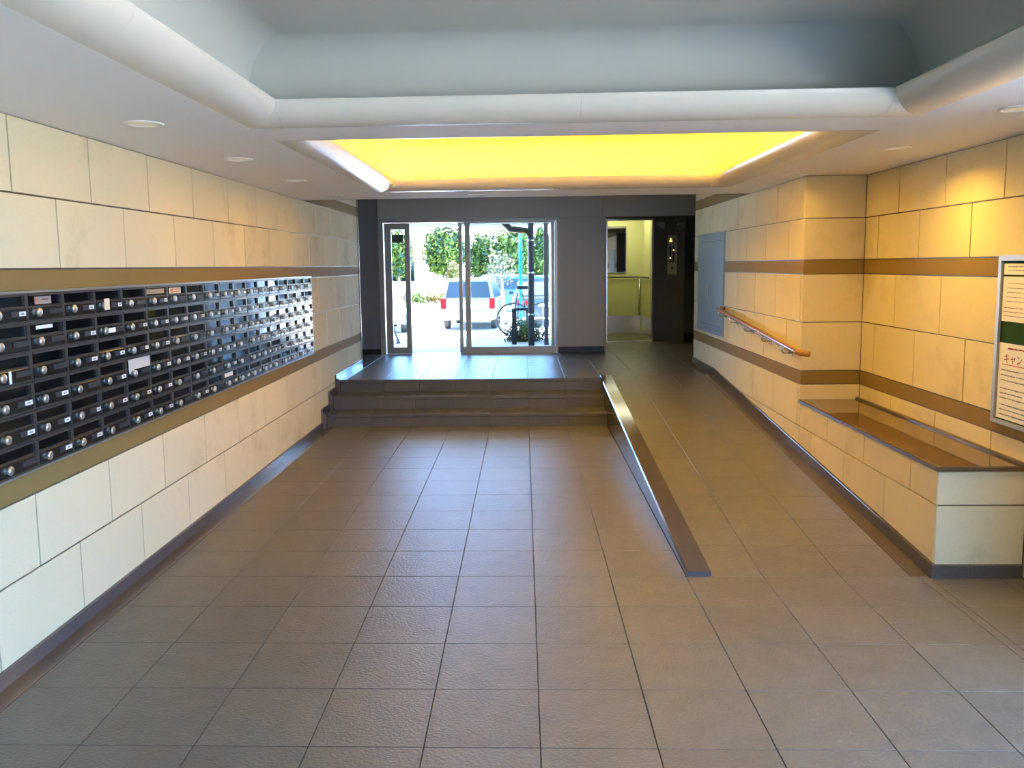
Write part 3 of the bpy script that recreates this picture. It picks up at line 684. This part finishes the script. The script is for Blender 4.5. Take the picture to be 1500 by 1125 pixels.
M_STK = mat('grey_sticker', (.42, .43, .45), .5)
for x, lb in ((2.145, 'small grey notice sticker by the elevator opening above the call plate'), (2.475, 'small grey notice sticker by the dark corridor above the call plate')):
    o = slab('wall_sticker', None, (x, YLIFT+.0005, 2.235), X_, Z_, .135, .10, .003, M_STK, .001); tag(o, lb, 'sticker', 'elevator wall stickers')
    ch_ = MB().box(.012, .06, .012, .030, .003, .0036).build('printed_mark', M_BLACK, o)

# ================================================================== OUTDOOR OBJECTS
def leaf_blob(center, radii, n, size, seed, squash=.0):
    m = MB(); r = random.Random(seed)
    for _ in range(n):
        d = Vector((r.gauss(0, 1), r.gauss(0, 1), r.gauss(0, 1))).normalized()
        k = (r.random()**.35)*(1+.22*noise.noise(d*2.3+Vector((seed, 0, 0))))
        p = Vector(center)+Vector((d.x*radii[0], d.y*radii[1], d.z*radii[2]))*k
        a = Vector((r.gauss(0, 1), r.gauss(0, 1), r.gauss(0, 1))).normalized(); b = a.orthogonal().normalized(); s_ = size*r.uniform(.6, 1.3)
        m.quad(p-a*s_-b*s_*.5, p+a*s_-b*s_*.5, p+a*s_+b*s_*.5, p-a*s_+b*s_*.5)
    return m
def foliage(name, col, c2):
    m = mat(name, col, .6, nscale=2.2, namt=.35)
    return m
G1 = foliage('fresh_green_leaves', (.070, .105, .005), 0); G2 = foliage('deep_green_leaves', (.012, .038, .007), 0); G3 = foliage('yellow_leaves', (.10, .075, .007), 0); G4 = foliage('pale_blossom_leaves', (.036, .042, .02), 0); G5 = foliage('teal_hill_leaves', (.02, .05, .045), 0)
M_BARK = mat('bark', (.16, .11, .07), .8)
def tree(label, pxc, pyc, wpx, hpx, Y, mats, seed, n=2600, group='trees beyond the car park', leaf=.13, zbase=ZG):
    c = at(pxc, pyc, 1, Y); k = c.y/F_PX; w, h = wpx*k/2, hpx*k/2
    t = tag(empty('tree', (c.x, Y, zbase)), label, 'tree', group)
    top = c.z-zbase
    MB().tube([(0, 0, 0), (.05, 0, top*.5), (0, .05, top)], [.07*w+.05, .05*w+.04, .02], 8).build('trunk', M_BARK, t, smooth=True)
    for i, (m_, f) in enumerate(mats):
        o = leaf_blob((0, 0, top), (w, w*.9, h), int(n*f), leaf, seed*10+i).build('foliage', m_, t); o['kind'] = 'stuff'
    return t
tree('rounded green tree behind the moving door sash', 583, 372, 44, 66, 56, [(G1, .6), (G2, .4)], 1)
tree('large rounded clipped green tree seen through the door opening', 652, 367, 62, 76, 58, [(G1, .7), (G2, .4)], 2, 4200)
tree('narrow conical green tree behind the white wagon', 708, 378, 46, 74, 60, [(G1, .6), (G2, .3)], 3)
tree('broad green tree behind the cyan pole', 752, 372, 66, 84, 57, [(G1, .8), (G2, .3)], 4, 4200)
tree('green tree filling the view beside the shaft wall', 792, 380, 34, 90, 50, [(G2, .7), (G1, .3)], 5)
tree('pale blossoming small tree in front of the parked cars', 734, 394, 46, 50, 26, [(G4, .5)], 6, 900, leaf=.035)
tree('thin sapling with yellow leaves by the hedge', 664, 402, 20, 36, 40, [(G3, .4), (G1, .2)], 7, 900, leaf=.06)
# wooded hill far behind
c = at(690, 352, 1, 110); hl = MB()
for i in range(24):
    a0, a1 = -60+i*5, -60+(i+1)*5; h0 = c.z+1.6*noise.noise(Vector((i*.7, 3, 0))); h1 = c.z+1.6*noise.noise(Vector(((i+1)*.7, 3, 0)))
    hl.quad((a0, 118, ZG), (a1, 118, ZG), (a1, 112, h1-2.6), (a0, 112, h0-2.6)); hl.quad((a0, 112, h0-2.6), (a1, 112, h1-2.6), (a1, 122, h1+.9), (a0, 122, h0+.9))
tag(hl.build('hill', G5, smooth=True), 'low dark green wooded hill behind the trees', 'hill', kind='structure')
# white house behind
hb = tag(empty('house', (-8, 74, ZG)), 'white rendered house behind the trees', 'house')
c0, c1 = at(606, 350, 1, 74), at(745, 348, 1, 74)
o = MB().box(c0.x, c1.x, 74, 80, ZG, c0.z+.2).build('walls', M_WHITE); under(o, hb)
o = MB().prism([(73.6, c0.z+.2), (80.4, c0.z+.2), (77, c0.z+1.1)], 0, c0.x-.3, c1.x+.3).build('roof', mat('pale_roof', (.55, .56, .60), .6)); under(o, hb)
for i in range(5):
    x = c0.x+1.0+i*(c1.x-c0.x-2)/4; o = MB().box(x-.35, x+.35, 73.95, 74.02, c0.z-1.6, c0.z-.6).build('window', mat('window_grey', (.2, .25, .3), .2)); under(o, hb)
# hedge and railing
c0 = at(566, 434, 1, 46); 
hg = tag(empty('hedge', (-6, 46, ZG)), 'low yellow green hedge along the car park railing', 'hedge')
for i, x in enumerate([-9+.7*j for j in range(9)]):
    o = leaf_blob((x, 46, ZG+.30), (.55, .35, .34), 260, .07, 80+i).build('foliage', G1 if i % 3 else G3); o['kind'] = 'stuff'; under(o, hg)
fn = tag(empty('railing', (-6, 47.2, ZG)), 'grey metal railing behind the low hedge', 'railing')
for z in (.25, 1.0): under(MB().box(-12, 14, 47.18, 47.22, ZG+z-.02, ZG+z+.02).build('rail', M_ALU), fn)
pk = MB().box(-.012, .012, -.012, .012, 0, 1.02).mesh('post', M_ALU)
for i in range(105):
    o = bpy.data.objects.new('post', pk); COL.objects.link(o); o.location = (-12+i*.25, 47.2, ZG); under(o, fn)

# cars
M_TYRE = mat('tyre', (.02, .02, .02), .7); M_LAMP = mat('red_tail_lamp', (.16, .0, .003), .5, spec=.1); M_CGL = mat('car_glass', (.012, .022, .032), .45, spec=.2); M_PLT = mat('plate_white', (.8, .8, .8), .5)
def car(label, loc, rz, paint, L=4.4, Wd=1.7, Hh=1.55, wagon=True, lampbar=False):
    t = tag(empty('car', loc, rz), label, 'car', 'parked cars')
    h = Wd/2                                    # rear towards -Y local
    prof = [(-L/2, .32), (-L/2-.03, .62), (-L/2+.05, .95), (L*.20, .97), (L/2-.12, .84), (L/2, .6), (L/2-.02, .3)]
    m = MB(); n = len(prof)
    for sx in (-1, 1):
        for ring, ins in ((prof, 0),):
            pass
    k = 0
    xs = (-h, -h+.05, h-.05, h)
    for xi, x in enumerate(xs):
        edge = xi in (0, 3)
        for (y, z) in prof:
            cy_, cz_ = y, z
            if edge: y = y*.985; z = .36+(z-.36)*.95 if z > .36 else z+.03
            m.v.append((x, y, z))
    for xi in range(3):
        for i in range(n):
            j = (i+1) % n; a = xi*n
            m.f.append((a+i, a+j, a+n+j, a+n+i))
    m.f.append(tuple(range(n-1, -1, -1))); m.f.append(tuple(range(3*n, 4*n)))
    m.build('body', paint, t, auto=35)
    # cabin: roof and pillars, windows proud of them
    yb = -L/2+.10 if wagon else -L/2+.55
    cab = [(yb, .94), (yb+(.22 if wagon else .5), Hh-.05), (yb+.5, Hh), (L*.08, Hh-.02), (L*.28, .95)]
    m = MB(); n = len(cab)
    for x, f in ((-h+.04, 0), (-h+.17, 1), (h-.17, 1), (h-.04, 0)):
        pass
    lo = h-.05; hi = h-.20
    wx = lambda z: lo+(hi-lo)*(z-.94)/(Hh-.94)
    for s_ in (-1, 1):
        m.v += [(s_*wx(z), y, z) for y, z in cab]
    m.f += [tuple(range(n-1, -1, -1)), tuple(range(n, 2*n))]+[(i, (i+1) % n, n+(i+1) % n, n+i) for i in range(n)]
    cabo = m.build('cabin', paint, t, auto=30)
    y0, z0 = cab[0]; y1, z1 = cab[1]; dy, dz = y1-y0, z1-z0
    P = lambda s, u, e=.012: Vector((s*wx(z0+dz*u)*.9, y0+dy*u-e*2, z0+dz*u+e*.3))
    MB().quad(P(-1, .12), P(1, .12), P(1, .9), P(-1, .9)).build('rear_window', M_CGL, t)
    y0f, z0f = cab[4]; y1f, z1f = cab[3]
    Pf = lambda s, u: Vector((s*wx(z0f+(z1f-z0f)*u)*.92, y0f+(y1f-y0f)*u+.02, z0f+(z1f-z0f)*u+.01))
    MB().quad(Pf(1, .08), Pf(-1, .08), Pf(-1, .92), Pf(1, .92)).build('windscreen', M_CGL, t)
    for s_ in (-1, 1):
        g_ = lambda y, z: (s_*(wx(z)+.008), y, z)
        zt = Hh-.13
        MB().quad(g_(yb+.30, 1.0), g_(-.05, 1.0), g_(-.05, zt), g_(yb+.42, zt)).build('side_window', M_CGL, t)
        MB().quad(g_(.03, 1.0), g_(L*.22, 1.0), g_(L*.10, zt), g_(.03, zt)).build('side_window', M_CGL, t)
        if lampbar: MB().box(min(s_*h*.35, s_*h*.96), max(s_*h*.35, s_*h*.96), -L/2-.035, -L/2+.03, .72, .86).build('tail_lamp', M_LAMP, t)
        else: MB().box(min(s_*(h-.17), s_*(h-.005)), max(s_*(h-.17), s_*(h-.005)), -L/2-.035, -L/2+.16, .68, 1.0).build('tail_lamp', M_LAMP, t)
        MB().box(min(s_*(h-.3), s_*(h-.02)), max(s_*(h-.3), s_*(h-.02)), L/2-.10, L/2-.005, .64, .78).build('head_lamp', M_PLT, t)
        m = MB().box(min(s_*h, s_*(h+.16)), max(s_*h, s_*(h+.16)), L*.17, L*.20, .98, 1.10); m.build('wing_mirror', paint, t)
        for y in (-L*.31, L*.31):
            w_ = MB().lathe([(.0, s_*(h-.19)), (.29, s_*(h-.19)), (.31, s_*(h-.16)), (.31, s_*(h-.03)), (.28, s_*(h+.005)), (.19, s_*(h+.005))], origin=(0, y, .31), axis=0, seg=18).build('wheel', M_TYRE, t)
            MB().lathe([(.19, s_*(h+.006)), (.17, s_*(h-.02)), (.05, s_*(h-.01)), (.0, s_*(h+.004))], origin=(0, y, .31), axis=0, seg=14).build('hub_cap', M_STEEL, w_)
    MB().box(-h*.94, h*.94, -L/2-.07, -L/2+.05, .34, .58).build('rear_bumper', paint, t)
    MB().box(-.17, .17, -L/2-.075, -L/2-.02, .66, .80).build('number_plate', M_PLT, t)
    return t
PWH = mat('white_car_paint', (.16, .165, .17), .5, spec=.2); PSI = mat('silver_car_paint', (.11, .12, .125), .5, spec=.2); PBL = mat('light_blue_car_paint', (.03, .08, .12), .5, spec=.2); PNV = mat('grey_blue_car_paint', (.035, .05, .075), .5, spec=.2)
car('white estate car parked with its red tail lamps towards the doors', (-1.62, 28.5, ZG), math.radians(-3), PWH, Hh=1.62)
car('silver car parked beyond the white estate car beside the sapling', (-1.7, 43, ZG), math.radians(90), PSI)
car('light blue car parked on the far side of the blossoming tree', (-.6, 37.5, ZG), math.radians(62), PBL)
car('grey blue hatchback with a long red lamp bar behind the bicycle', (.55, 29.5, ZG), math.radians(3), PNV, L=4.0, Wd=1.75, lampbar=True, wagon=False)
car('silver car parked nose out beyond the moving door sash', (-4.75, 27.0, ZG), math.radians(195), PSI)

# poles and pipes near the porch
c = at(763, 455, 1, 24)
tag(MB().tube([(c.x, 24, ZG), (c.x, 24, at(763, 336, 1, 24).z)], .048, 12).build('pole', mat('cyan_paint', (.0, .07, .16), .6, spec=.1), smooth=True), 'bright cyan metal pole standing in the car park', 'pole')
dp = tag(empty('drain_pipe', (.12, 13.3, ZL)), 'dark drain pipe bending to a spout under the porch soffit', 'pipe')
x0 = at(778, 420, 1, 13.3).x
za, zb = at(738, 330, 1, 13.3).z, at(770, 335, 1, 13.3).z; xa = at(736, 330, 1, 13.3).x
M_PIPE = mat('dark_brown_pipe', (.030, .027, .024), .45)
pp = [(x0, 13.3, ZL-.02), (x0, 13.3, zb-.16)]+[(x0-.09*(1-math.cos(t)), 13.3, zb-.16+.13*math.sin(t)) for t in (.5, 1.0, 1.4)]+[(xa+.12, 13.3, zb+.0), (xa+.03, 13.3, za+.035), (xa-.01, 13.3, za+.075)]
under(MB().tube(pp, .050, 14).build('pipe', M_PIPE, smooth=True), dp)
for z in (.9, 1.55, 2.05):
    under(MB().lathe([(.050, -.012), (.056, -.012), (.056, .012), (.050, .012)], origin=(x0, 13.3, ZL+z-.4), seg=14).build('pipe_clip', M_STEEL), dp)
under(MB().tube([(x0, 13.3, zb-.2), (x0, 13.3, 2.52)], .048, 12).build('upper_pipe', M_PIPE, smooth=True), dp)
x1 = at(800, 420, 1, 13.6).x
tag(MB().box(x1-.035, x1+.035, 13.565, 13.635, ZL-.02, 2.51).build('post', mat('brown_post', (.10, .075, .07), .5)), 'slim brown square post standing by the shaft wall', 'post')
# low black frame (bicycle rail)
rk = tag(empty('bicycle_rail', (-.15, 13.6, ZL)), 'low black metal rail frame beside the drain pipe', 'rail')
xa_, xb_ = at(753.5, 480, 1, 13.7).x, at(776, 480, 1, 13.7).x; zt = at(760, 452, 1, 13.7).z
under(MB().box(xa_-.04, xa_+.035, 13.68, 13.72, ZL-.02, zt+.0).build('post', M_BLACK), rk)
under(MB().box(xa_, xb_, 13.685, 13.715, zt-.03, zt+.012).build('rail', M_BLACK), rk)
# bicycle behind
by = tag(empty('bicycle', (.1, 15.4, .25)), 'dark bicycle parked beyond the low black rail', 'bicycle')
gz = ZG+(19-15.4)/(19-14.6)*(ZL-ZG)
bxs = (at(752, 455, 1, 15.4).x, at(795, 455, 1, 15.4).x); br_ = .30
zc_ = gz+br_+.12
for bx in bxs:
    w_ = under(MB().tube([(bx+br_*math.cos(t), 15.4, zc_+br_*math.sin(t)) for t in [2*math.pi*i/24 for i in range(25)]], .016, 6, False).build('wheel', M_BLACK), by)
    sp_m = MB()
    for i in range(8): sp_m.tube([(bx, 15.4, zc_), (bx+br_*math.cos(i*math.pi/4), 15.4, zc_+br_*math.sin(i*math.pi/4))], .003, 4)
    s_ = sp_m.build('spokes', M_STEEL); s_.parent = w_
hxm = (bxs[0]+bxs[1])/2
under(MB().tube([(bxs[1], 15.4, zc_), (hxm, 15.4, zc_-.02), (hxm-.1, 15.4, zc_+.45), (bxs[0]+.08, 15.4, zc_+.48), (bxs[0], 15.4, zc_)], .018, 8).build('frame', M_BLACK), by)
under(MB().tube([(bxs[0]+.08, 15.25, zc_+.66), (bxs[0]+.10, 15.4, zc_+.62), (bxs[0]+.08, 15.55, zc_+.66)], .012, 8).build('handlebar', M_STEEL), by)
under(MB().box(hxm-.2, hxm+.04, 15.33, 15.47, zc_+.55, zc_+.61).build('saddle', M_BLACK), by)
# shrub in planting bed
sb = tag(empty('shrub', (.1, 14.3, ZL)), 'dense green shrub growing beside the porch behind the rail', 'shrub')
c = at(772, 488, 1, 14.2)
for i, (dx, dz, g_) in enumerate(((-.2, 0, G2), (.0, .06, G1), (.1, -.02, G2), (-.1, -.12, G1))):
    o = leaf_blob((c.x+dx, 14.25, c.z+dz-.04), (.22, .2, .24), 420, .022, 200+i).build('foliage', g_); o['kind'] = 'stuff'; under(o, sb)
under(MB().tube([(c.x, 14.25, ZL-.03), (c.x, 14.25, c.z)], .02, 6).build('stem', M_BARK), sb)
# folded black railing seen low through the moving sash
rl_ = tag(empty('stair_rail', (-2.0, 14.0, ZL)), 'short slanting grey handrail outside the moving door sash', 'handrail')
pa, pb = at(575, 478, 1, 14.0), at(588, 510, 1, 14.0)
under(MB().tube([pa, pb], .022, 8).build('rail', M_DGREY), rl_)
under(MB().tube([(pa.x, 14.0, ZL-.03), pa], .016, 8).build('post', M_DGREY), rl_)
pm = (pa+pb)/2; under(MB().tube([(pm.x, 14.0, ZL-.03), pm], .016, 8).build('post', M_DGREY), rl_)
